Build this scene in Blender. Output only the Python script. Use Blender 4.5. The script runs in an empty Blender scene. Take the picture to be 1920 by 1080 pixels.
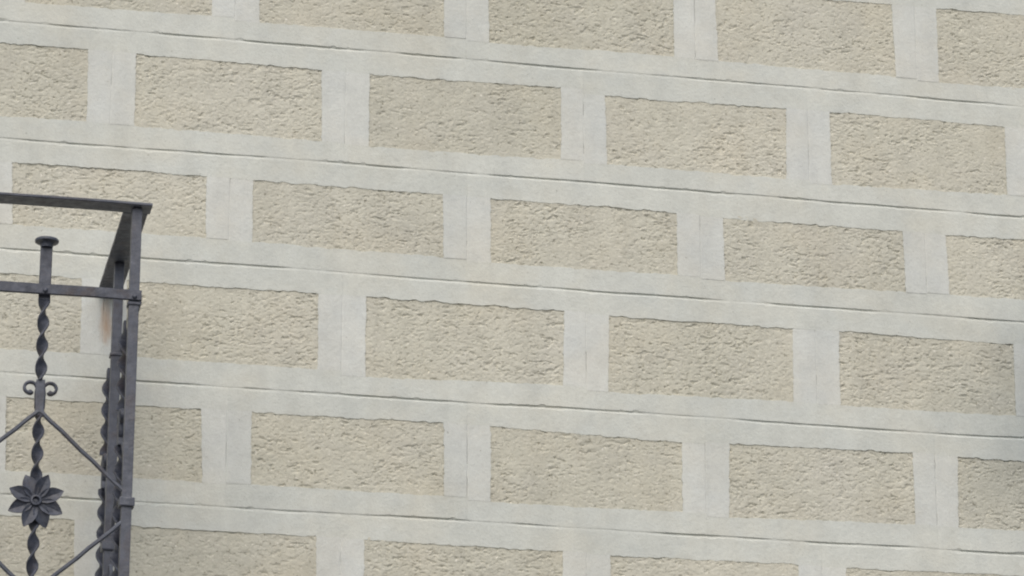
import bpy, math, random
import numpy as np
from mathutils import Vector, Matrix

random.seed(7)
S = bpy.context.scene
COL = S.collection
R = math.radians

# ------------------------------------------------------------------ camera
# The wall lies in the plane y = 0 (x to the right, z up, street side is -y).
Z0 = 4.3233                      # height of the wall's reference joint above the pavement
cam_d = bpy.data.cameras.new('camera')
cam = bpy.data.objects.new('camera', cam_d)
COL.objects.link(cam)
S.camera = cam
cam_d.sensor_width = 36.0
cam_d.lens = 7015.455 / 1920 * 36.0
cam_d.clip_start = 0.05
cam_d.clip_end = 2000
PITCH, YAW = 0.345769, 0.208838
cam.location = (-0.582695, -6.200973, Z0 - 2.723278)
fw = Vector((math.sin(YAW) * math.cos(PITCH), math.cos(YAW) * math.cos(PITCH), math.sin(PITCH)))
cam.rotation_euler = fw.to_track_quat('-Z', 'Y').to_euler()

# ------------------------------------------------------------------ sky, sun, exposure
SUN_EL, SUN_AZ = R(48), R(198)      # azimuth measured from +y clockwise: in front of the wall, a little to the left
w = bpy.data.worlds.new('World')
S.world = w
w.use_nodes = True
nt = w.node_tree
nt.nodes.clear()
sky = nt.nodes.new('ShaderNodeTexSky')
sky.sky_type = 'NISHITA'
sky.sun_disc = False
sky.sun_elevation = SUN_EL
sky.sun_rotation = SUN_AZ
sky.air_density = 1.0
sky.dust_density = 4.0
sky.ozone_density = 1.0
bg = nt.nodes.new('ShaderNodeBackground')
bg.inputs['Strength'].default_value = 0.10
wo = nt.nodes.new('ShaderNodeOutputWorld')
nt.links.new(sky.outputs['Color'], bg.inputs['Color'])
nt.links.new(bg.outputs['Background'], wo.inputs['Surface'])
sl = bpy.data.lights.new('sun', 'SUN')
sl.energy = 1.2
sl.angle = R(100)
sl.color = (1.0, 0.99, 0.96)
so = bpy.data.objects.new('sun', sl)
COL.objects.link(so)
sd = Vector((math.sin(SUN_AZ) * math.cos(SUN_EL), math.cos(SUN_AZ) * math.cos(SUN_EL), math.sin(SUN_EL)))
so.rotation_euler = sd.to_track_quat('Z', 'Y').to_euler()
so.location = sd * 30
S.view_settings.view_transform = 'Standard'
S.view_settings.look = 'None'
S.view_settings.exposure = 0.43
S.cycles.filter_width = 2.1        # a small phone lens: soft pixels
S.view_settings.gamma = 1.0
S.view_settings.use_curve_mapping = False

# ------------------------------------------------------------------ materials
def new_mat(name):
    m = bpy.data.materials.new(name)
    m.use_nodes = True
    n = m.node_tree
    return m, n, n.nodes['Principled BSDF']

def nd(n, t, **kw):
    x = n.nodes.new(t)
    for k, v in kw.items():
        if k in x.inputs:
            x.inputs[k].default_value = v
        else:
            setattr(x, k, v)
    return x

def ramp(n, fac, stops):
    r = n.nodes.new('ShaderNodeValToRGB')
    e = r.color_ramp.elements
    while len(e) < len(stops):
        e.new(0.5)
    for q, (p, c) in zip(e, stops):
        q.position = p
        q.color = (c[0], c[1], c[2], 1) if not isinstance(c, (int, float)) else (c, c, c, 1)
    n.links.new(fac, r.inputs['Fac'])
    return r.outputs['Color']

def mix(n, a, b, fac, mode='MIX'):
    m = n.nodes.new('ShaderNodeMix')
    m.data_type = 'RGBA'
    m.blend_type = mode
    for sock, v in ((m.inputs[6], a), (m.inputs[7], b), (m.inputs[0], fac)):
        if isinstance(v, (int, float)):
            sock.default_value = v
        elif isinstance(v, tuple):
            sock.default_value = (v[0], v[1], v[2], 1)
        else:
            n.links.new(v, sock)
    return m.outputs[2]

def noise(n, co, scale, detail=3.0, rough=0.55, stretch=None, dist=0.0):
    v = co
    if stretch:
        mp = n.nodes.new('ShaderNodeMapping')
        mp.inputs['Scale'].default_value = stretch
        n.links.new(co, mp.inputs['Vector'])
        v = mp.outputs['Vector']
    t = nd(n, 'ShaderNodeTexNoise', Scale=scale, Detail=detail, Roughness=rough, Distortion=dist)
    n.links.new(v, t.inputs['Vector'])
    return t.outputs['Fac']

def position(n):
    return n.nodes.new('ShaderNodeNewGeometry').outputs['Position']

def plaster(name, base, pale, mottle, bump_h, rough_panel=False):
    m, n, b = new_mat(name)
    co = position(n)
    big = noise(n, co, 2.1, 3)
    c = mix(n, base, pale, ramp(n, big, [(0.32, 0.0), (0.68, 1.0)]))
    # chalky, warm and cool clouds of old limewash
    warm = ramp(n, noise(n, co, 6.5, 4, 0.6), [(0.46, 0.0), (0.70, 1.0)])
    cool = ramp(n, noise(n, co, 8.0, 4, 0.6, (1.0, 1.0, 1.3)), [(0.48, 0.0), (0.72, 1.0)])
    c = mix(n, c, mix(n, c, (1.015, 0.993, 0.965) if rough_panel else (1.02, 0.99, 0.95), 1.0, 'MULTIPLY'), warm)
    c = mix(n, c, mix(n, c, (0.965, 0.965, 0.985) if rough_panel else (0.95, 0.962, 0.982), 1.0, 'MULTIPLY'), cool)
    # trowel clouds and faint run marks of rain
    c = mix(n, c, ramp(n, noise(n, co, 19, 5, 0.68), [(0.28, 0.915), (0.5, 1.0), (0.75, 1.05)]), 1.0, 'MULTIPLY')
    c = mix(n, c, ramp(n, noise(n, co, 16, 4, 0.6, (1.0, 1.0, 0.12)), [(0.30, 0.94), (0.55, 1.0), (0.78, 1.02)]), 1.0, 'MULTIPLY')
    fine = ramp(n, noise(n, co, 55, 4, 0.65), [(0.25, 1 - mottle), (0.75, 1 + mottle * 0.4)])
    c = mix(n, c, fine, 1.0, 'MULTIPLY')
    grain = ramp(n, noise(n, co, 260, 3, 0.7), [(0.3, 1 - mottle * 1.2), (0.7, 1.0 + mottle * 0.4)])
    c = mix(n, c, grain, 1.0, 'MULTIPLY')
    # each block was limewashed in a slightly different tone
    oi = n.nodes.new('ShaderNodeObjectInfo')
    c = mix(n, c, ramp(n, oi.outputs['Random'], [(0.0, (0.965, 0.965, 0.96)), (1.0, (1.02, 1.015, 1.005))]), 1.0, 'MULTIPLY')
    # soft-edged, darker blue-grey patch on the right of the wall, and sparse specks
    specks = ramp(n, noise(n, co, 170, 2, 0.5), [(0.65, 0.0), (0.71, 1.0)] if rough_panel else [(0.70, 0.0), (0.78, 1.0)])
    c = mix(n, c, mix(n, c, (0.62, 0.61, 0.58), 1.0, 'MULTIPLY'), specks)
    if rough_panel:      # pale grit
        c = mix(n, c, (0.72, 0.70, 0.62), ramp(n, noise(n, co, 140, 2, 0.5, (1.0, 1.0, 1.5)), [(0.66, 0.0), (0.74, 0.8)]))
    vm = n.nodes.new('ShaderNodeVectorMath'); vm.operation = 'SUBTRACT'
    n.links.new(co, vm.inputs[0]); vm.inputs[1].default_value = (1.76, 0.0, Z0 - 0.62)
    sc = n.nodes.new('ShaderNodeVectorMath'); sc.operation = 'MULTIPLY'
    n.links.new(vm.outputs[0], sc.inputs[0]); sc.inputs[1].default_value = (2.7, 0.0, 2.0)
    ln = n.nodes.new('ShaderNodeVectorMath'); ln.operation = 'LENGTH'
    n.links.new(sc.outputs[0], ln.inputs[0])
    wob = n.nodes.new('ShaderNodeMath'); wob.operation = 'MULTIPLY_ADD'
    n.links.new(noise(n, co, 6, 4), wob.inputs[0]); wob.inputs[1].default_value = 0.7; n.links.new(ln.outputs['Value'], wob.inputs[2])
    grey_patch = ramp(n, wob.outputs[0], [(0.35, 1.0), (1.0, 0.0)])
    c = mix(n, c, mix(n, c, (0.62, 0.65, 0.68), 1.0, 'MULTIPLY'), grey_patch)
    # rust washed out of the rail socket
    r1 = n.nodes.new('ShaderNodeVectorMath'); r1.operation = 'SUBTRACT'
    n.links.new(co, r1.inputs[0]); r1.inputs[1].default_value = (0.0045, 0.0, Z0 - 0.560)
    r2 = n.nodes.new('ShaderNodeVectorMath'); r2.operation = 'MULTIPLY'
    n.links.new(r1.outputs[0], r2.inputs[0]); r2.inputs[1].default_value = (40.0, 0.0, 12.0)
    r3 = n.nodes.new('ShaderNodeVectorMath'); r3.operation = 'LENGTH'
    n.links.new(r2.outputs[0], r3.inputs[0])
    r4 = n.nodes.new('ShaderNodeMath'); r4.operation = 'MULTIPLY_ADD'
    n.links.new(noise(n, co, 110, 3, 0.6, (1, 1, 0.2)), r4.inputs[0]); r4.inputs[1].default_value = 0.9; n.links.new(r3.outputs['Value'], r4.inputs[2])
    rust = ramp(n, r4.outputs[0], [(0.48, 0.75), (0.82, 0.34), (1.0, 0.0)])
    c = mix(n, c, (0.40, 0.26, 0.16), rust)
    n.links.new(c, b.inputs['Base Color'])
    b.inputs['Roughness'].default_value = 0.93
    b.inputs['Specular IOR Level'].default_value = 0.15
    h = noise(n, co, 420 if rough_panel else 130, 4, 0.7)
    bp = nd(n, 'ShaderNodeBump', Strength=0.7, Distance=bump_h)
    n.links.new(h, bp.inputs['Height'])
    n.links.new(bp.outputs['Normal'], b.inputs['Normal'])
    return m

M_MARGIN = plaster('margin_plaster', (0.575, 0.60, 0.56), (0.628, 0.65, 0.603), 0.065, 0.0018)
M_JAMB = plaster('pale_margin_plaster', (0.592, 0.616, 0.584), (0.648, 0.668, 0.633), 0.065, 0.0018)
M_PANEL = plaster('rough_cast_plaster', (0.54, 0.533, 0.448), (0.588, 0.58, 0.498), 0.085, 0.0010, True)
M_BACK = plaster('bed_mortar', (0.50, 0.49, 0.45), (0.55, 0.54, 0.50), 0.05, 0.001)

def iron_mat():
    m, n, b = new_mat('painted_wrought_iron')
    co = position(n)
    c = mix(n, (0.027, 0.033, 0.049), (0.066, 0.075, 0.101), ramp(n, noise(n, co, 48, 4, 0.7), [(0.36, 0.0), (0.64, 1.0)]))
    brown = ramp(n, noise(n, co, 22, 5, 0.7), [(0.52, 0.0), (0.70, 0.8)])
    c = mix(n, c, (0.046, 0.033, 0.032), brown)
    dust = ramp(n, noise(n, co, 160, 3, 0.7), [(0.55, 0.0), (0.8, 0.5)])
    c = mix(n, c, (0.10, 0.10, 0.105), dust)
    geo = n.nodes.new('ShaderNodeNewGeometry')
    c = mix(n, c, (0.13, 0.145, 0.175), ramp(n, geo.outputs['Pointiness'], [(0.54, 0.0), (0.62, 0.6)]))
    n.links.new(c, b.inputs['Base Color'])
    rg = ramp(n, noise(n, co, 70, 3, 0.6), [(0.3, 0.34), (0.7, 0.62)])
    n.links.new(rg, b.inputs['Roughness'])
    b.inputs['Specular IOR Level'].default_value = 0.5
    bp = nd(n, 'ShaderNodeBump', Strength=0.8, Distance=0.0018)
    n.links.new(noise(n, co, 95, 4, 0.65), bp.inputs['Height'])
    n.links.new(bp.outputs['Normal'], b.inputs['Normal'])
    return m
M_IRON = iron_mat()

def stone_mat(name, c0, c1, sc):
    m, n, b = new_mat(name)
    co = position(n)
    c = mix(n, c0, c1, noise(n, co, sc, 5, 0.65))
    c = mix(n, c, ramp(n, noise(n, co, sc * 14, 3, 0.7), [(0.25, 0.82), (0.75, 1.08)]), 1.0, 'MULTIPLY')
    n.links.new(c, b.inputs['Base Color'])
    b.inputs['Roughness'].default_value = 0.9
    bp = nd(n, 'ShaderNodeBump', Strength=0.5, Distance=0.003)
    n.links.new(noise(n, co, sc * 18, 4, 0.7), bp.inputs['Height'])
    n.links.new(bp.outputs['Normal'], b.inputs['Normal'])
    return m
M_GROUND = stone_mat('street_paving', (0.055, 0.054, 0.052), (0.085, 0.082, 0.078), 3.0)
M_SLAB = stone_mat('slab_stone', (0.40, 0.39, 0.36), (0.48, 0.46, 0.42), 6.0)

# ------------------------------------------------------------------ mesh helpers
def link(name, verts, faces, mats, parent=None, smooth=False, mat_idx=None, loc=None):
    me = bpy.data.meshes.new(name)
    me.from_pydata([tuple(v) for v in verts], [], faces)
    for m in (mats if isinstance(mats, (list, tuple)) else [mats]):
        me.materials.append(m)
    if mat_idx is not None:
        me.polygons.foreach_set('material_index', mat_idx)
    if smooth:
        me.polygons.foreach_set('use_smooth', [True] * len(me.polygons))
    me.update()
    o = bpy.data.objects.new(name, me)
    COL.objects.link(o)
    o.parent = parent
    if loc:
        o.location = loc
    return o

def tag(o, label, cat, group=None):
    o['label'] = label
    o['category'] = cat
    if group:
        o['group'] = group

TAB = np.random.RandomState(11).rand(257, 257)
TAB[256] = TAB[0]; TAB[:, 256] = TAB[:, 0]
def vnoise(x, y):
    """smooth lattice noise in 0..1 for arrays x, y"""
    xi = np.floor(x).astype(int); yi = np.floor(y).astype(int)
    fx = x - xi; fy = y - yi
    fx = fx * fx * fx * (fx * (fx * 6 - 15) + 10); fy = fy * fy * fy * (fy * (fy * 6 - 15) + 10)
    xi &= 255; yi &= 255
    a = TAB[yi, xi]; b = TAB[yi, xi + 1]; c = TAB[yi + 1, xi]; d = TAB[yi + 1, xi + 1]
    return (a * (1 - fx) + b * fx) * (1 - fy) + (c * (1 - fx) + d * fx) * fy
def fbm(x, y, o=3, g=0.5):
    s = 0; a = 1.0; t = 0
    for k in range(o):
        s = s + a * vnoise(x * 2 ** k + 17.3 * k, y * 2 ** k + 9.1 * k); t += a; a *= g
    return s / t
def sstep(a, b, x):
    t = np.clip((x - a) / (b - a), 0, 1)
    return t * t * (3 - 2 * t)

# ------------------------------------------------------------------ ground
g = link('ground', [(-600, -900, 0), (600, -900, 0), (600, 300, 0), (-600, 300, 0)], [(0, 1, 2, 3)], M_GROUND)
g['kind'] = 'structure'

# ------------------------------------------------------------------ the house wall
BACK = 0.010        # depth of the mortar bed behind the face of the blocks
def box(x0, x1, y0, y1, z0, z1):
    v = [(x0, y0, z0), (x1, y0, z0), (x1, y1, z0), (x0, y1, z0), (x0, y0, z1), (x1, y0, z1), (x1, y1, z1), (x0, y1, z1)]
    f = [(0, 1, 5, 4), (1, 2, 6, 5), (2, 3, 7, 6), (3, 0, 4, 7), (4, 5, 6, 7), (3, 2, 1, 0)]
    return v, f
v, f = box(-7.0, 9.0, BACK, 0.45, 0.0, 8.2)
wall = link('house_wall', v, f, M_BACK)
wall['kind'] = 'thing'
tag(wall, 'pale plaster house wall scored into blocks with rough tan centres behind the iron railing', 'wall')

# rough centres of the blocks in the wall's own metres: top left, top right, bottom right, bottom left (x, z)
PANELS = {
    'A0': [(-0.1664,0.1808), (0.1715,0.1816), (0.1753,0.0436), (-0.1631,0.0397)],
    'A1': [(0.2580,0.1846), (0.6044,0.1865), (0.6043,0.0424), (0.2613,0.0388)],
    'A2': [(0.6861,0.1856), (1.0400,0.1864), (1.0399,0.0419), (0.6884,0.0372)],
    'A3': [(1.1205,0.1841), (1.4675,0.1868), (1.4716,0.0390), (1.1239,0.0397)],
    'A4': [(1.5552,0.1872), (1.9032,0.1903), (1.9054,0.0408), (1.5543,0.0332)],
    'B0': [(-0.3740,-0.0452), (-0.0470,-0.0417), (-0.0435,-0.1821), (-0.3682,-0.1853)],
    'B1': [(0.0405,-0.0432), (0.3787,-0.0446), (0.3801,-0.1835), (0.0404,-0.1832)],
    'B2': [(0.4653,-0.0464), (0.8239,-0.0404), (0.8232,-0.1831), (0.4661,-0.1867)],
    'B3': [(0.9076,-0.0501), (1.2537,-0.0459), (1.2511,-0.1860), (0.9094,-0.1844)],
    'B4': [(1.3375,-0.0452), (1.6816,-0.0451), (1.6803,-0.1833), (1.3383,-0.1895)],
    'C0': [(-0.1731,-0.2696), (0.1732,-0.2687), (0.1755,-0.3866), (-0.1659,-0.3881)],
    'C1': [(0.2578,-0.2700), (0.6032,-0.2688), (0.6060,-0.3900), (0.2587,-0.3872)],
    'C2': [(0.6919,-0.2700), (1.0401,-0.2693), (1.0393,-0.3911), (0.6922,-0.3937)],
    'C3': [(1.1279,-0.2739), (1.4715,-0.2732), (1.4743,-0.3918), (1.1286,-0.3947)],
    'C4': [(1.5553,-0.2731), (1.9032,-0.2716), (1.9015,-0.3897), (1.5577,-0.3908)],
    'D0': [(-0.3871,-0.4798), (-0.0415,-0.4795), (-0.0379,-0.6178), (-0.3810,-0.6206)],
    'D1': [(0.0383,-0.4785), (0.3794,-0.4761), (0.3800,-0.6182), (0.0413,-0.6181)],
    'D2': [(0.4660,-0.4768), (0.8268,-0.4766), (0.8261,-0.6174), (0.4661,-0.6262)],
    'D3': [(0.9107,-0.4797), (1.2546,-0.4805), (1.2529,-0.6197), (0.9084,-0.6249)],
    'D4': [(1.3427,-0.4783), (1.6787,-0.4802), (1.6762,-0.6189), (1.3414,-0.6198)],
    'E0': [(-0.1626,-0.7075), (0.1769,-0.7060), (0.1816,-0.8390), (-0.1584,-0.8392)],
    'E1': [(0.2643,-0.7061), (0.6088,-0.7029), (0.6097,-0.8376), (0.2665,-0.8385)],
    'E2': [(0.6927,-0.7043), (1.0422,-0.7103), (1.0430,-0.8406), (0.6920,-0.8423)],
    'E3': [(1.1302,-0.7076), (1.4748,-0.7025), (1.4757,-0.8373), (1.1274,-0.8443)],
    'E4': [(1.5599,-0.7051), (1.9037,-0.7046), (1.9009,-0.8370), (1.5572,-0.8384)],
    'F0': [(-0.3714,-0.9190), (-0.0362,-0.9205), (-0.0330,-1.0498), (-0.3658,-1.0480)],
    'F1': [(0.0483,-0.9249), (0.3835,-0.9250), (0.3868,-1.0587), (0.0511,-1.0564)],
    'F2': [(0.4682,-0.9258), (0.8236,-0.9262), (0.8229,-1.0626), (0.4700,-1.0598)],
    'F3': [(0.9095,-0.9290), (1.2547,-0.9247), (1.2519,-1.0618), (0.9073,-1.0629)],
    'F4': [(1.3427,-0.9265), (1.6818,-0.9220), (1.6791,-1.0587), (1.3395,-1.0610)],
}
ROWS = 'ABCDEF'
LINES = [0.228, 0.0, -0.2249, -0.4338, -0.6611, -0.8812, -1.100]     # the bed joints

def joint_z(k, x):
    """height of a bed joint: struck by hand, so it wanders by a millimetre"""
    x = np.asarray(x, dtype=float)
    return (fbm(x * 2.3 + 31.7 * k, x * 0 + 5.5 * k, 2) - 0.5) * 0.005 + (vnoise(x * 14 + 3.1 * k, x * 0 + 8.2) - 0.5) * 0.0011

def make_block(x0, x1, kt, zt, kb, zb, quad, seed, res, gapl=0.0004, gapr=0.0004):
    """smooth margin frame (mesh data) and rough centre (mesh data) of one block; coordinates relative to its centre"""
    cx, cz = (x0 + x1) / 2, (zt + zb) / 2
    TL, TR, BR, BL = [np.array(q, float) for q in quad]
    n = max(30, int((x1 - x0) / (0.0022 if res else 0.012)))
    rs = np.random.RandomState(seed)
    ou, ov = rs.rand() * 200, rs.rand() * 200
    xa, xb = x0 + gapl * 0.3, x1 - gapr * 0.3
    # upper and lower inner edges are columns between the side margins
    il = np.linspace(TL[0], TR[0], n); ib = np.linspace(BL[0], BR[0], n)
    t = np.linspace(0, 1, n)
    def wav(a, s):
        rag = (fbm(il * 75 + ou + s, il * 0 + ov, 3, 0.75) - 0.5) * 1.3
        nib = sstep(0.60, 0.85, vnoise(il * 60 + ov + s, il * 0 + 3.3 + s))
        low = (vnoise(il * 9 + ou - s, il * 0 + 1.7) - 0.5)
        return a * (rag * 1.3 + nib * 0.5 + low * 0.6)
    zi_t = TL[1] + (TR[1] - TL[1]) * t + wav(0.0028, 3.0)
    zi_b = BL[1] + (BR[1] - BL[1]) * t - wav(0.0024, 41.0)
    il = il + 0; 
    V = []; F = []; MI = []
    def row(xs, zs, ys):
        i0 = len(V)
        V.extend(zip(np.broadcast_to(xs, (len(xs),)) - cx, np.broadcast_to(ys, (len(xs),)), np.asarray(zs) - cz))
        return i0
    def strip(a, b, m, k=0):
        for i in range(m - 1):
            F.append((a + i, b + i, b + i + 1, a + i + 1)); MI.append(k)
    CH = 0.0046          # the struck V joint: half width, depth
    # --- upper band: outer xs spread over the whole width
    xo = np.linspace(xa, xb, n)
    CDt = 0.0007 + 0.0027 * sstep(0.28, 0.66, fbm(xo * 11 + 7.7 * kt, xo * 0 + 2.2 * kt, 3)); CDb = 0.0007 + 0.0027 * sstep(0.28, 0.66, fbm(xo * 11 + 7.7 * kb, xo * 0 + 2.2 * kb, 3))
    jt = zt + joint_z(kt, xo); jb = zb + joint_z(kb, xo)
    chip_t = sstep(0.75, 0.95, vnoise(xo * 70 + ou, xo * 0 + 77.7)) * 0.002
    chip_b = sstep(0.75, 0.95, vnoise(xo * 70 + ov, xo * 0 + 33.1)) * 0.002
    # band split: the inner line follows the rough centre where it lies, else the level of its corner
    xin = np.linspace(xa, xb, n)
    def inner(z_line, xl, xr, zl, zr):
        zz = np.interp(xin, il if z_line is zi_t else ib, z_line)
        zz = np.where(xin < xl, zl, zz); zz = np.where(xin > xr, zr, zz)
        return zz
    it = inner(zi_t, TL[0], TR[0], zi_t[0], zi_t[-1])
    ibm = inner(zi_b, BL[0], BR[0], zi_b[0], zi_b[-1])
    fy = (fbm(xin * 6 + ou, xin * 0 + ov, 2) - 0.5) * 0.0012 + 0.0004      # the face is a touch uneven
    r0 = row(xo, jt - 0.0001, BACK + 0.002 + 0 * xo)
    r1 = row(xo, jt - 0.0001, CDt)
    r2 = row(xo, jt - CH - chip_t, fy)
    r3 = row(xin, it, fy + 0.0002)
    r4 = row(xin, it, BACK + 0.002 + 0 * xin)
    strip(r1, r0, n); strip(r2, r1, n); strip(r3, r2, n); strip(r4, r3, n)
    s0 = row(xo, jb + 0.0001, BACK + 0.002 + 0 * xo)
    s1 = row(xo, jb + 0.0001, CDb)
    s2 = row(xo, jb + 0.0020 + chip_b * 1.3, fy)
    s3 = row(xin, ibm, fy + 0.0002)
    s4 = row(xin, ibm, BACK + 0.002 + 0 * xin)
    strip(s0, s1, n); strip(s1, s2, n); strip(s2, s3, n); strip(s3, s4, n)
    # --- side margins between the bands
    m = 60 if res else 12
    tt = np.linspace(0, 1, m)
    for side, (tq, bq, xe, ztop, zbot) in enumerate(((TL, BL, xa, it[0], ibm[0]), (TR, BR, xb, it[-1], ibm[-1]))):
        zs = ztop + (zbot - ztop) * tt
        we = (fbm(zs * 130 + ou + side * 9, zs * 0 + 6.6, 3, 0.7) - 0.5) * 0.0042 + (vnoise(zs * 14 + ov, zs * 0 + side) - 0.5) * 0.0016
        xi_ = tq[0] + (bq[0] - tq[0]) * tt + we
        sg = 1 if side == 0 else -1
        def vrow(x, y):
            i0 = len(V); V.extend(zip(x - cx, y + 0 * x, zs - cz)); return i0
        fyv = 0.0001 + (fbm(zs * 9 + ou, zs * 0 + ov + 3 + side, 2) - 0.5) * 0.0006
        a0 = vrow(xi_, np.full(m, BACK + 0.002)); a1 = vrow(xi_, fyv + 0.0002)
        mid = vrow(xe + 0 * xi_ + sg * 0.0018, fyv + 0.0001)
        gj = xe + sg * (-0.0004 + 0.00058 * sstep(0.35, 0.8, vnoise(zs * 40 + 50 * xe, zs * 0 + 40 * xe)))
        a2 = vrow(gj, fyv + 0.0008)
        a3 = vrow(gj, np.full(m, BACK + 0.002))
        seq = [(a1, a0), (mid, a1), (a2, mid), (a3, a2)]
        for a, b in seq:
            for i in range(m - 1):
                q = (a + i, b + i, b + i + 1, a + i + 1)
                F.append(q if side == 1 else q[::-1]); MI.append(1)
    # ends of the bands at the upright joints
    for a, b in ((r2, r3), (s2, s3)):
        for j, sgn in ((0, 1), (n - 1, -1)):
            i0 = len(V)
            for q in (a + j, b + j):
                vx, vy, vz = V[q]
                V.append((vx, BACK + 0.002, vz))
            q = (a + j, b + j, i0 + 1, i0)
            F.append(q); MI.append(0)
    frame = (V, F, MI)
    # --- the rough cast centre
    st = 0.0014 if res else 0.006
    px0, px1 = min(TL[0], BL[0]) - 0.006, max(TR[0], BR[0]) + 0.006
    pz0, pz1 = min(zi_b.min(), BL[1], BR[1]) - 0.004, max(zi_t.max(), TL[1], TR[1]) + 0.004
    px0 = max(px0, x0 + 0.004); px1 = min(px1, x1 - 0.004)
    nx = int((px1 - px0) / st); nz = int((pz1 - pz0) / st)
    gx, gz = np.meshgrid(np.linspace(px0, px1, nx), np.linspace(pz0, pz1, nz))
    U, W = gx + ou, gz + ov
    wx = (fbm(U * 55, W * 55, 2) - 0.5) * 0.010; wz = (fbm(U * 55 + 50, W * 55 + 50, 2) - 0.5) * 0.008
    U2, W2 = U + wx, W + wz
    dens = 0.25 + 0.75 * sstep(0.26, 0.62, fbm(U * 13, W * 16, 3))                      # where the cast is open and where it was smeared shut
    h = (fbm(U2 * 110, W2 * 170, 3, 0.6) - 0.5) * 0.0004
    pits = sstep(0.655, 0.73, fbm(U2 * 120 + 9, W2 * 270 + 4, 2, 0.6)) * (0.30 + 0.70 * dens)
    pits2 = sstep(0.675, 0.75, fbm(U2 * 210 + 40, W2 * 360 + 2, 2, 0.6)) * (0.3 + 0.7 * dens)
    pits3 = sstep(0.64, 0.76, fbm(U * 230 + 70 + wx * 120, W * 300 + 20, 2, 0.6))
    lumps = sstep(0.62, 0.72, fbm(U2 * 160 + 90, W2 * 260 + 12, 2, 0.6)) * (0.3 + 0.7 * dens)
    k1, k2 = 0.75 + 0.6 * rs.rand(), 0.7 + 0.6 * rs.rand()                # every centre was thrown by hand, some coarser
    bold = sstep(0.70, 0.755, fbm(U2 * 85 + 21, W2 * 210 + 61, 2, 0.6)) * dens
    h = h * (0.4 + 0.6 * dens) - k1 * (0.0005 * pits + 0.0009 * pits2) - k2 * 0.0008 * pits3 + 0.0004 * lumps - 0.0018 * bold
    h = h + (fbm(U * 9, W * 12, 2) - 0.5) * 0.0016
    y = np.clip(0.0016 - h, 0.0008, 0.0088)
    PV = np.stack([gx - cx, y, gz - cz], -1).reshape(-1, 3)
    ii = (np.arange(nz - 1)[:, None] * nx + np.arange(nx - 1)[None, :]).ravel()
    PF = np.stack([ii, ii + 1, ii + nx + 1, ii + nx], -1)
    return (cx, cz), frame, (PV, PF)

def fast_mesh(name, PV, PF, mat):
    me = bpy.data.meshes.new(name)
    me.vertices.add(len(PV)); me.vertices.foreach_set('co', PV.astype(np.float32).ravel())
    nf = len(PF)
    me.loops.add(nf * 4); me.polygons.add(nf)
    me.loops.foreach_set('vertex_index', PF.astype(np.int32).ravel())
    me.polygons.foreach_set('loop_start', np.arange(0, nf * 4, 4, dtype=np.int32))
    me.polygons.foreach_set('use_smooth', np.ones(nf, dtype=bool))
    me.materials.append(mat)
    me.update(calc_edges=True)
    return me

def build_block(args, seed, res, gl, gr):
    (cx, cz), (V, F, MI), (PV, PF) = make_block(*args, seed, res, gl, gr)
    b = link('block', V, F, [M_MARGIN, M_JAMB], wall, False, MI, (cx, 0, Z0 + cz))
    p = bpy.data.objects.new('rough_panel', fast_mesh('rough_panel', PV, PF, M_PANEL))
    COL.objects.link(p); p.parent = b
    return b

PITCH_X = 0.4320
seed = 100
edges = {}
for ri, rname in enumerate(ROWS):
    q = [PANELS[rname + str(i)] for i in range(5)]
    js = []
    for i in range(4):
        js.append(((q[i][1][0] + q[i][2][0]) / 2 + (q[i + 1][0][0] + q[i + 1][3][0]) / 2) / 2)
    js = [js[0] - PITCH_X] + js + [js[3] + PITCH_X]
    edges[ri] = js
    gaps = [random.choice((0.00003, 0.0001, 0.00025)) for _ in js]
    for i in range(5):
        build_block((js[i], js[i + 1], ri, LINES[ri], ri + 1, LINES[ri + 1], q[i]), seed, True, gaps[i], gaps[i + 1])
        seed += 1

# the blocks round about, alike, made once per height and copied
def plain_quad(x0, x1, zt, zb):
    return [(x0 + 0.043, zt - 0.045), (x1 - 0.043, zt - 0.045), (x1 - 0.043, zb + 0.042), (x0 + 0.043, zb + 0.042)]
protos = {}
def copy_block(x0, zt, zb, var):
    key = (round(zt - zb, 4), var)
    if key not in protos:
        b = build_block((x0, x0 + PITCH_X, 90, zt, 91, zb, plain_quad(x0, x0 + PITCH_X, zt, zb)), 900 + 7 * var, False, 0.0001, 0.0001)
        protos[key] = b
        return
    s = protos[key]
    c = s.copy(); COL.objects.link(c); c.parent = wall
    c.location = (x0 + PITCH_X / 2, 0, Z0 + (zt + zb) / 2)
    for ch in s.children:
        d = ch.copy(); COL.objects.link(d); d.parent = c
rnd = random.Random(5)
PR = 0.2205
for ri in range(-4, 10):
    if 0 <= ri < 6:
        zt, zb = LINES[ri], LINES[ri + 1]; base = edges[ri]
    else:
        base = edges[ri % 2]
        if ri < 0:
            zb = LINES[0] + (-ri - 1) * PR; zt = zb + PR
        else:
            zt = LINES[6] - (ri - 6) * PR; zb = zt - PR
    for k in range(1, 7):
        copy_block(base[0] - k * PITCH_X, zt, zb, 0 if 0 <= ri < 6 else rnd.randrange(3))
    for k in range(5):
        copy_block(base[5] + k * PITCH_X, zt, zb, 0 if 0 <= ri < 6 else rnd.randrange(3))
    if not 0 <= ri < 6:
        for k in range(5):
            copy_block(base[0] + k * PITCH_X, zt, zb, rnd.randrange(3))

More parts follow.
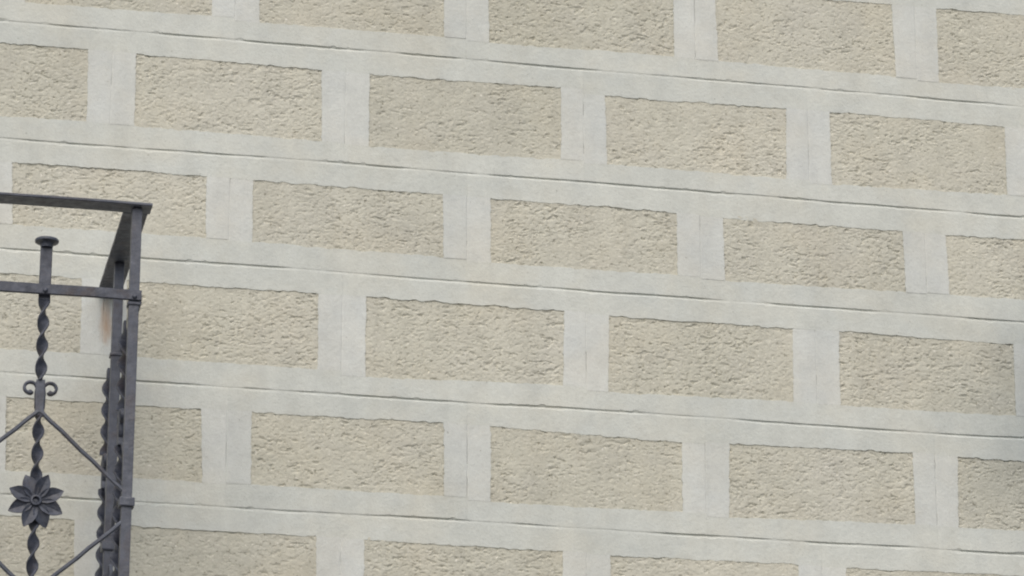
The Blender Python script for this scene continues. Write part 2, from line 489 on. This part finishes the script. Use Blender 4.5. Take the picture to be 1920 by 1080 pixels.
# ------------------------------------------------------------------ balcony slab (below the picture)
DEPTH = 0.452
SLAB_Z = Z0 - 1.50
prof = [(0.0, 0.0), (-DEPTH - 0.10, 0.0), (-DEPTH - 0.10, -0.035), (-DEPTH - 0.075, -0.05), (-DEPTH - 0.06, -0.085), (-DEPTH - 0.03, -0.11), (-DEPTH - 0.03, -0.15), (0.0, -0.15)]
XS0, XS1 = -2.06, 0.12
v = [(x, y - 0.0005 if y == 0 else y, SLAB_Z + z) for x in (XS0, XS1) for (y, z) in prof]
k = len(prof)
f = [(i, (i + 1) % k, k + (i + 1) % k, k + i) for i in range(k)] + [tuple(range(k))[::-1], tuple(range(k, 2 * k))]
slab = link('balcony_slab', v, f, M_SLAB)
slab['kind'] = 'thing'
tag(slab, 'moulded grey stone balcony slab carrying the wrought iron railing', 'balcony')

# ------------------------------------------------------------------ wrought iron railing
root = bpy.data.objects.new('balcony_railing', None)
COL.objects.link(root)
root.location = (0.0076, -0.428, SLAB_Z)
tag(root, 'dark wrought iron balcony railing with twisted bars and flower rosette fixed to the wall', 'railing')
INV = Matrix.Translation(-Vector(root.location))

def bevel_box(cx, cy, cz, sx, sy, sz, b=0.0012):
    """box with chamfered edges"""
    import bmesh
    bm = bmesh.new()
    bmesh.ops.create_cube(bm, size=1.0)
    for q in bm.verts:
        q.co = Vector((q.co.x * sx, q.co.y * sy, q.co.z * sz)) + Vector((cx, cy, cz))
    bmesh.ops.bevel(bm, geom=bm.edges[:], offset=b, segments=2, affect='EDGES', profile=0.6)
    vs = [q.co.copy() for q in bm.verts]
    bm.verts.index_update()
    fs = [tuple(q.index for q in p.verts) for p in bm.faces]
    bm.free()
    return vs, fs

class Frame:
    """local axes of one side of the railing: u along it, n outward, z up (world metres, z relative to the wall datum)"""
    def __init__(self, o, u, n):
        self.o, self.u, self.n = Vector(o), Vector(u), Vector(n)
    def __call__(self, u, n, z):
        return self.o + self.u * u + self.n * n + Vector((0, 0, z))

def part(name, fr, verts, faces, parent=None, smooth=False):
    """verts given in (u, n, z) of the frame"""
    wv = [INV @ fr(*q) for q in verts]
    flip = fr.u.cross(fr.n).z > 0       # keep faces outward
    fs = faces if flip else [tuple(reversed(q)) for q in faces]
    # a part's vertices are in the railing's space; sub-parts share it
    o = link(name, wv, fs, M_IRON, parent or root, smooth)
    return o

def bar_sweep(path, prof_fn, closed_ends=True):
    """sweep: path = list of (centre, a-axis, b-axis), profile function i -> list of (a, b)"""
    V = []; F = []
    for i, (c, a, b) in enumerate(path):
        pr = prof_fn(i)
        k = len(pr)
        for (pa, pb) in pr:
            V.append(Vector(c) + Vector(a) * pa + Vector(b) * pb)
        if i:
            s = (i - 1) * k
            for j in range(k):
                F.append((s + j, s + (j + 1) % k, s + k + (j + 1) % k, s + k + j))
    k = len(prof_fn(0))
    F.append(tuple(range(k))[::-1]); F.append(tuple(range(len(V) - k, len(V))))
    return V, F

def rect_prof(wd, th, c=0.0012):
    a, b = wd / 2, th / 2
    return [(-a + c, -b), (a - c, -b), (a, -b + c), (a, b - c), (a - c, b), (-a + c, b), (-a, b - c), (-a, -b + c)]

def rod(p0, p1, r, n=8):
    p0, p1 = Vector(p0), Vector(p1)
    d = (p1 - p0).normalized()
    a = d.cross(Vector((0, 1, 0))).normalized(); b = d.cross(a)
    pr = [(r * math.cos(2 * math.pi * j / n + 0.39), r * math.sin(2 * math.pi * j / n + 0.39)) for j in range(n)]
    L = (p1 - p0).length
    ns = 9
    path = [(p0 + d * L * i / (ns - 1) + a * 0.0006 * math.sin(i * 2.1), a, b) for i in range(ns)]
    return bar_sweep(path, lambda i: pr)

def twisted(z0, z1, znode, pitch, wd=0.0195, th=0.0046, u=0.0, hold0=None):
    """flat bar twisted half a turn per pitch, seen edge-on at znode"""
    n = max(6, int(abs(z1 - z0) / 0.0022))
    path = []
    for i in range(n + 1):
        z = z0 + (z1 - z0) * i / n
        an = math.pi * (z - znode) / pitch + math.pi / 2
        if hold0 is not None and z > hold0:
            an = math.pi * (hold0 - znode) / pitch + math.pi / 2
        ca, sa = math.cos(an), math.sin(an)
        path.append(((u, 0, z), (ca, sa, 0), (-sa, ca, 0)))
    pr = rect_prof(wd, th, 0.0010)
    return bar_sweep(path, lambda i: pr)

def join(*ms):
    V = []; F = []
    for (v, f) in ms:
        o = len(V); V += [Vector(q) for q in v]; F += [tuple(i + o for i in q) for q in f]
    return V, F

def scroll(sign):
    """C scroll rising from the sleeve and curling outward"""
    pts = []
    pts.append((sign * 0.0060, -0.862)); pts.append((sign * 0.0064, -0.848)); pts.append((sign * 0.0068, -0.836))
    # up and over, then a spiral inwards
    cx, cz, r0 = sign * 0.0168, -0.8285, 0.0112
    n = 30
    for i in range(n + 1):
        t = i / n
        an = math.pi * (1.0 - 1.72 * t)
        r = r0 * (1 - 0.50 * t ** 1.6)
        ex = 0.0
        pts.append((cx + sign * (r * math.cos(an)) + sign * ex, cz - 0.001 * t + r * math.sin(an)))
    path = []
    for i, (x, z) in enumerate(pts):
        p, q = pts[max(0, i - 1)], pts[min(len(pts) - 1, i + 1)]
        d = Vector((q[0] - p[0], 0, q[1] - p[1])).normalized()
        a = Vector((-d.z, 0, d.x))
        path.append(((x, 0, z), a, (0, 1, 0)))
    m = len(path)
    def pf(i):
        t = i / (m - 1)
        wd = 0.0048 if t < 0.8 else 0.0048 + 0.0036 * math.sin((t - 0.8) / 0.2 * math.pi * 0.8)
        return rect_prof(wd, 0.0085, 0.0013)
    return bar_sweep(path, pf)

def mirror_z(m, zc):
    return [Vector((q[0], q[1], 2 * zc - q[2])) for q in m[0]], [tuple(reversed(q)) for q in m[1]]

def petal(an, L, W, curl):
    """one leaf-shaped petal with a raised keel and thickness"""
    V = []; F = []
    n, mm = 9, 5
    ca, sa = math.cos(an), math.sin(an)
    for lay in (0, 1):
        for i in range(n):
            t = i / (n - 1)
            r = 0.004 + L * t
            hw = W * (0.34 + 0.66 * math.sin(math.pi * min(1, 0.05 + t * 0.75)) ** 0.9) * (1 - t ** 4.5) + 0.0004
            if t < 0.15: hw *= 0.8
            for j in range(mm):
                s = j / (mm - 1) * 2 - 1
                x, z = r, hw * s
                y = 0.003 + 0.0056 * (abs(s) ** 1.3) * math.sin(math.pi * min(1, t * 1.05)) + curl * t * t - (0 if lay else 0) 
                y = y - (0.0030 if lay == 0 else 0.0)
                V.append((ca * x - sa * z, y, sa * x + ca * z))
    N = n * mm
    for i in range(n - 1):
        for j in range(mm - 1):
            a = i * mm + j
            F.append((a, a + 1, a + mm + 1, a + mm))
            F.append((N + a, N + a + mm, N + a + mm + 1, N + a + 1))
    rim = [i * mm for i in range(n)] + [(n - 1) * mm + j for j in range(1, mm)] + [i * mm + mm - 1 for i in range(n - 2, -1, -1)] + [j for j in range(mm - 2, 0, -1)]
    for k in range(len(rim)):
        a, b = rim[k], rim[(k + 1) % len(rim)]
        F.append((a, N + a, N + b, b))
    return V, F

def lathe(prof, n=20, c=(0, 0, 0)):
    """profile (r, y) revolved about the outward axis"""
    V = []; F = []
    for (r, y) in prof:
        for j in range(n):
            an = 2 * math.pi * j / n
            V.append((c[0] + r * math.cos(an), c[1] + y, c[2] + r * math.sin(an)))
    for i in range(len(prof) - 1):
        for j in range(n):
            F.append((i * n + j, i * n + (j + 1) % n, (i + 1) * n + (j + 1) % n, (i + 1) * n + j))
    F.append(tuple(range(n))); F.append(tuple(range((len(prof) - 1) * n, len(prof) * n))[::-1])
    return V, F

def lathe_z(prof, n=16, c=(0, 0, 0)):
    V = []; F = []
    for (r, z) in prof:
        for j in range(n):
            an = 2 * math.pi * j / n
            V.append((c[0] + r * math.cos(an), c[1] + r * math.sin(an), c[2] + z))
    for i in range(len(prof) - 1):
        for j in range(n):
            F.append((i * n + j, i * n + (j + 1) % n, (i + 1) * n + (j + 1) % n, (i + 1) * n + j))
    F.append(tuple(range(n))[::-1]); F.append(tuple(range((len(prof) - 1) * n, len(prof) * n)))
    return V, F

def shift(m, du=0, dn=0, dz=0):
    return [Vector((q[0] + du, q[1] + dn, q[2] + dz)) for q in m[0]], m[1]

ZH = -0.5065         # underside of the hand rail
ZR0, ZR1 = -0.6705, -0.6525          # the flat cross rail
ZF = -1.0200         # the rosettes
ZLOW = -1.40
HALF = 0.1455        # from a post to the twisted bar of its bay

def twisted_bar(fr, u, cap=True):
    top = -0.5765 if cap else -0.659
    ms = [twisted(top, -0.8150, -0.6952, 0.0388, u=u, hold0=-0.6758)]
    sleeve = bevel_box(u, 0, -0.8445, 0.0145, 0.010, 0.062, 0.002)
    ms.append(twisted(-0.874, -1.158, -0.8808, 0.0374, u=u))
    low_sl = bevel_box(u, 0, 2 * ZF + 0.8445, 0.0145, 0.010, 0.062, 0.002)
    ms.append(twisted(-1.214, ZLOW, -1.2200, 0.0374, u=u))
    bar = part('twisted_bar', fr, *join(*ms))
    s1 = part('sleeve', fr, *sleeve, bar); s2 = part('sleeve', fr, *low_sl, bar)
    for sg in (1, -1):
        sc = scroll(sg)
        part('scroll', fr, *shift(sc, u), bar, True)
        part('scroll', fr, *shift(mirror_z(sc, ZF), u), bar, True)
    if cap:
        c = lathe_z([(0.0098, -0.012), (0.0106, -0.0075), (0.0130, -0.0045), (0.0188, -0.0032), (0.0196, -0.0022), (0.0196, 0.0010), (0.0186, 0.0018), (0.003, 0.0020)], 20, (u, 0, -0.5735))
        part('cap', fr, *c, bar)
    return bar

def rosette(fr, u):
    hub = part('rosette', fr, *lathe([(0.0035, -0.006), (0.0085, -0.004), (0.0095, 0.004), (0.0085, 0.0066), (0.0060, 0.0072), (0.0048, 0.0050), (0.0046, 0.0005)], 20, (u, 0.010, ZF)))
    part('rivet', fr, *lathe([(0.0044, 0.0), (0.0040, 0.0010), (0.0010, 0.0016)], 14, (u, 0.0105, ZF)), hub)
    for k in range(8):
        an = math.pi / 8 + k * math.pi / 4 + random.uniform(-0.03, 0.03)
        p = petal(an, 0.0430 + random.uniform(-0.001, 0.001), 0.0124 + random.uniform(-0.0009, 0.0009), random.uniform(-0.006, 0.012))
        part('petal', fr, *shift(p, u, 0.007, ZF), hub)
    return hub

def lattice(fr, u_bar, u_post):
    s = 1 if u_post > u_bar else -1
    a = (u_bar + s * 0.002, 0.004, -0.868); b = (u_post - s * 0.006, 0.004, -0.9930)
    part('lattice_rod', fr, *rod(a, b, 0.0036))
    m = lambda q: (q[0], q[1], 2 * ZF - q[2] + 0.002)
    part('lattice_rod', fr, *rod(m(a), m(b), 0.0036))

def post(fr, u, wd=0.0165, collar=True, rivet=True):
    p = part('post', fr, *bevel_box(u, 0, (ZH - 0.001 - 1.4985) / 2, wd, wd, abs(-1.4985 - ZH + 0.001), 0.0012))
    if collar:
        part('collar', fr, *bevel_box(u, 0, -1.0120, wd + 0.0085, wd + 0.0085, 0.0150, 0.0022), p)
        part('collar', fr, *bevel_box(u, 0, ZR0 - 0.0035, wd + 0.0050, wd + 0.0050, 0.0060, 0.0018), p)
    return p

def hand_rail(fr, u0, u1, off=0.0):
    """flat bar lying on the posts"""
    n = 24
    path = []
    for i in range(n + 1):
        u = u0 + (u1 - u0) * i / n
        path.append(((u, off, ZH + 0.0026 + 0.0006 * math.sin(i * 1.3)), (0, 1, 0), (0, 0, 1)))
    return part('hand_rail', fr, *bar_sweep(path, lambda i: rect_prof(0.0410, 0.0052, 0.0012)))

def cross_rail(fr, u0, u1, us, n_off=0.0112):
    n = 24
    path = []
    for i in range(n + 1):
        u = u0 + (u1 - u0) * i / n
        path.append(((u, n_off, (ZR0 + ZR1) / 2 + 0.0005 * math.sin(i * 1.7)), (0, 0, 1), (0, 1, 0)))
    c = part('cross_rail', fr, *bar_sweep(path, lambda i: rect_prof(0.0178, 0.0058, 0.0012)))
    for u in us:
        part('rivet', fr, *lathe([(0.0044, 0.0), (0.0042, 0.0018), (0.0026, 0.0036), (0.0006, 0.0042)], 12, (u, n_off + 0.0028, ZR0 + 0.0062)), c)
    return c

OX, OY = 0.0076, -0.428
front = Frame((OX, OY, Z0), (-1, 0, 0), (0, -1, 0))        # u runs from the corner to the left
right = Frame((OX, OY, Z0), (0, 1, 0), (1, 0, 0))          # u runs from the corner to the wall
NB = 7
WID = 2 * HALF * NB
left = Frame((OX - WID, OY, Z0), (0, 1, 0), (-1, 0, 0))
hand_rail(front, -0.0235, WID + 0.0235)
hand_rail(right, 0.0217, 0.4275)
hand_rail(left, 0.0217, 0.4275)
us = []
for k in range(NB + 1):
    post(front, 2 * HALF * k)
    us.append(2 * HALF * k)
for k in range(NB):
    u = 2 * HALF * k + HALF
    twisted_bar(front, u); us.append(u)
    rosette(front, u)
    lattice(front, u, 2 * HALF * k); lattice(front, u, 2 * HALF * (k + 1))
cross_rail(front, -0.0115, WID + 0.0115, us)
part('bottom_rail', front, *bevel_box(WID / 2, 0.0112, ZLOW + 0.006, WID + 0.023, 0.0058, 0.020))
SH = 0.132
for fr in (right, left):
    post(fr, 2 * SH)
    twisted_bar(fr, SH, False); twisted_bar(fr, 3 * SH - 0.01, False)
    rosette(fr, SH)
    for a, b in ((SH, 0.0), (SH, 2 * SH), (3 * SH - 0.01, 2 * SH)):
        lattice(fr, a, b)
    cross_rail(fr, 0.0085, 0.4275, (SH, 2 * SH, 3 * SH - 0.01), 0.0112)
    part('bottom_rail', fr, *bevel_box(0.2175, 0.0112, ZLOW + 0.006, 0.420, 0.0058, 0.020))
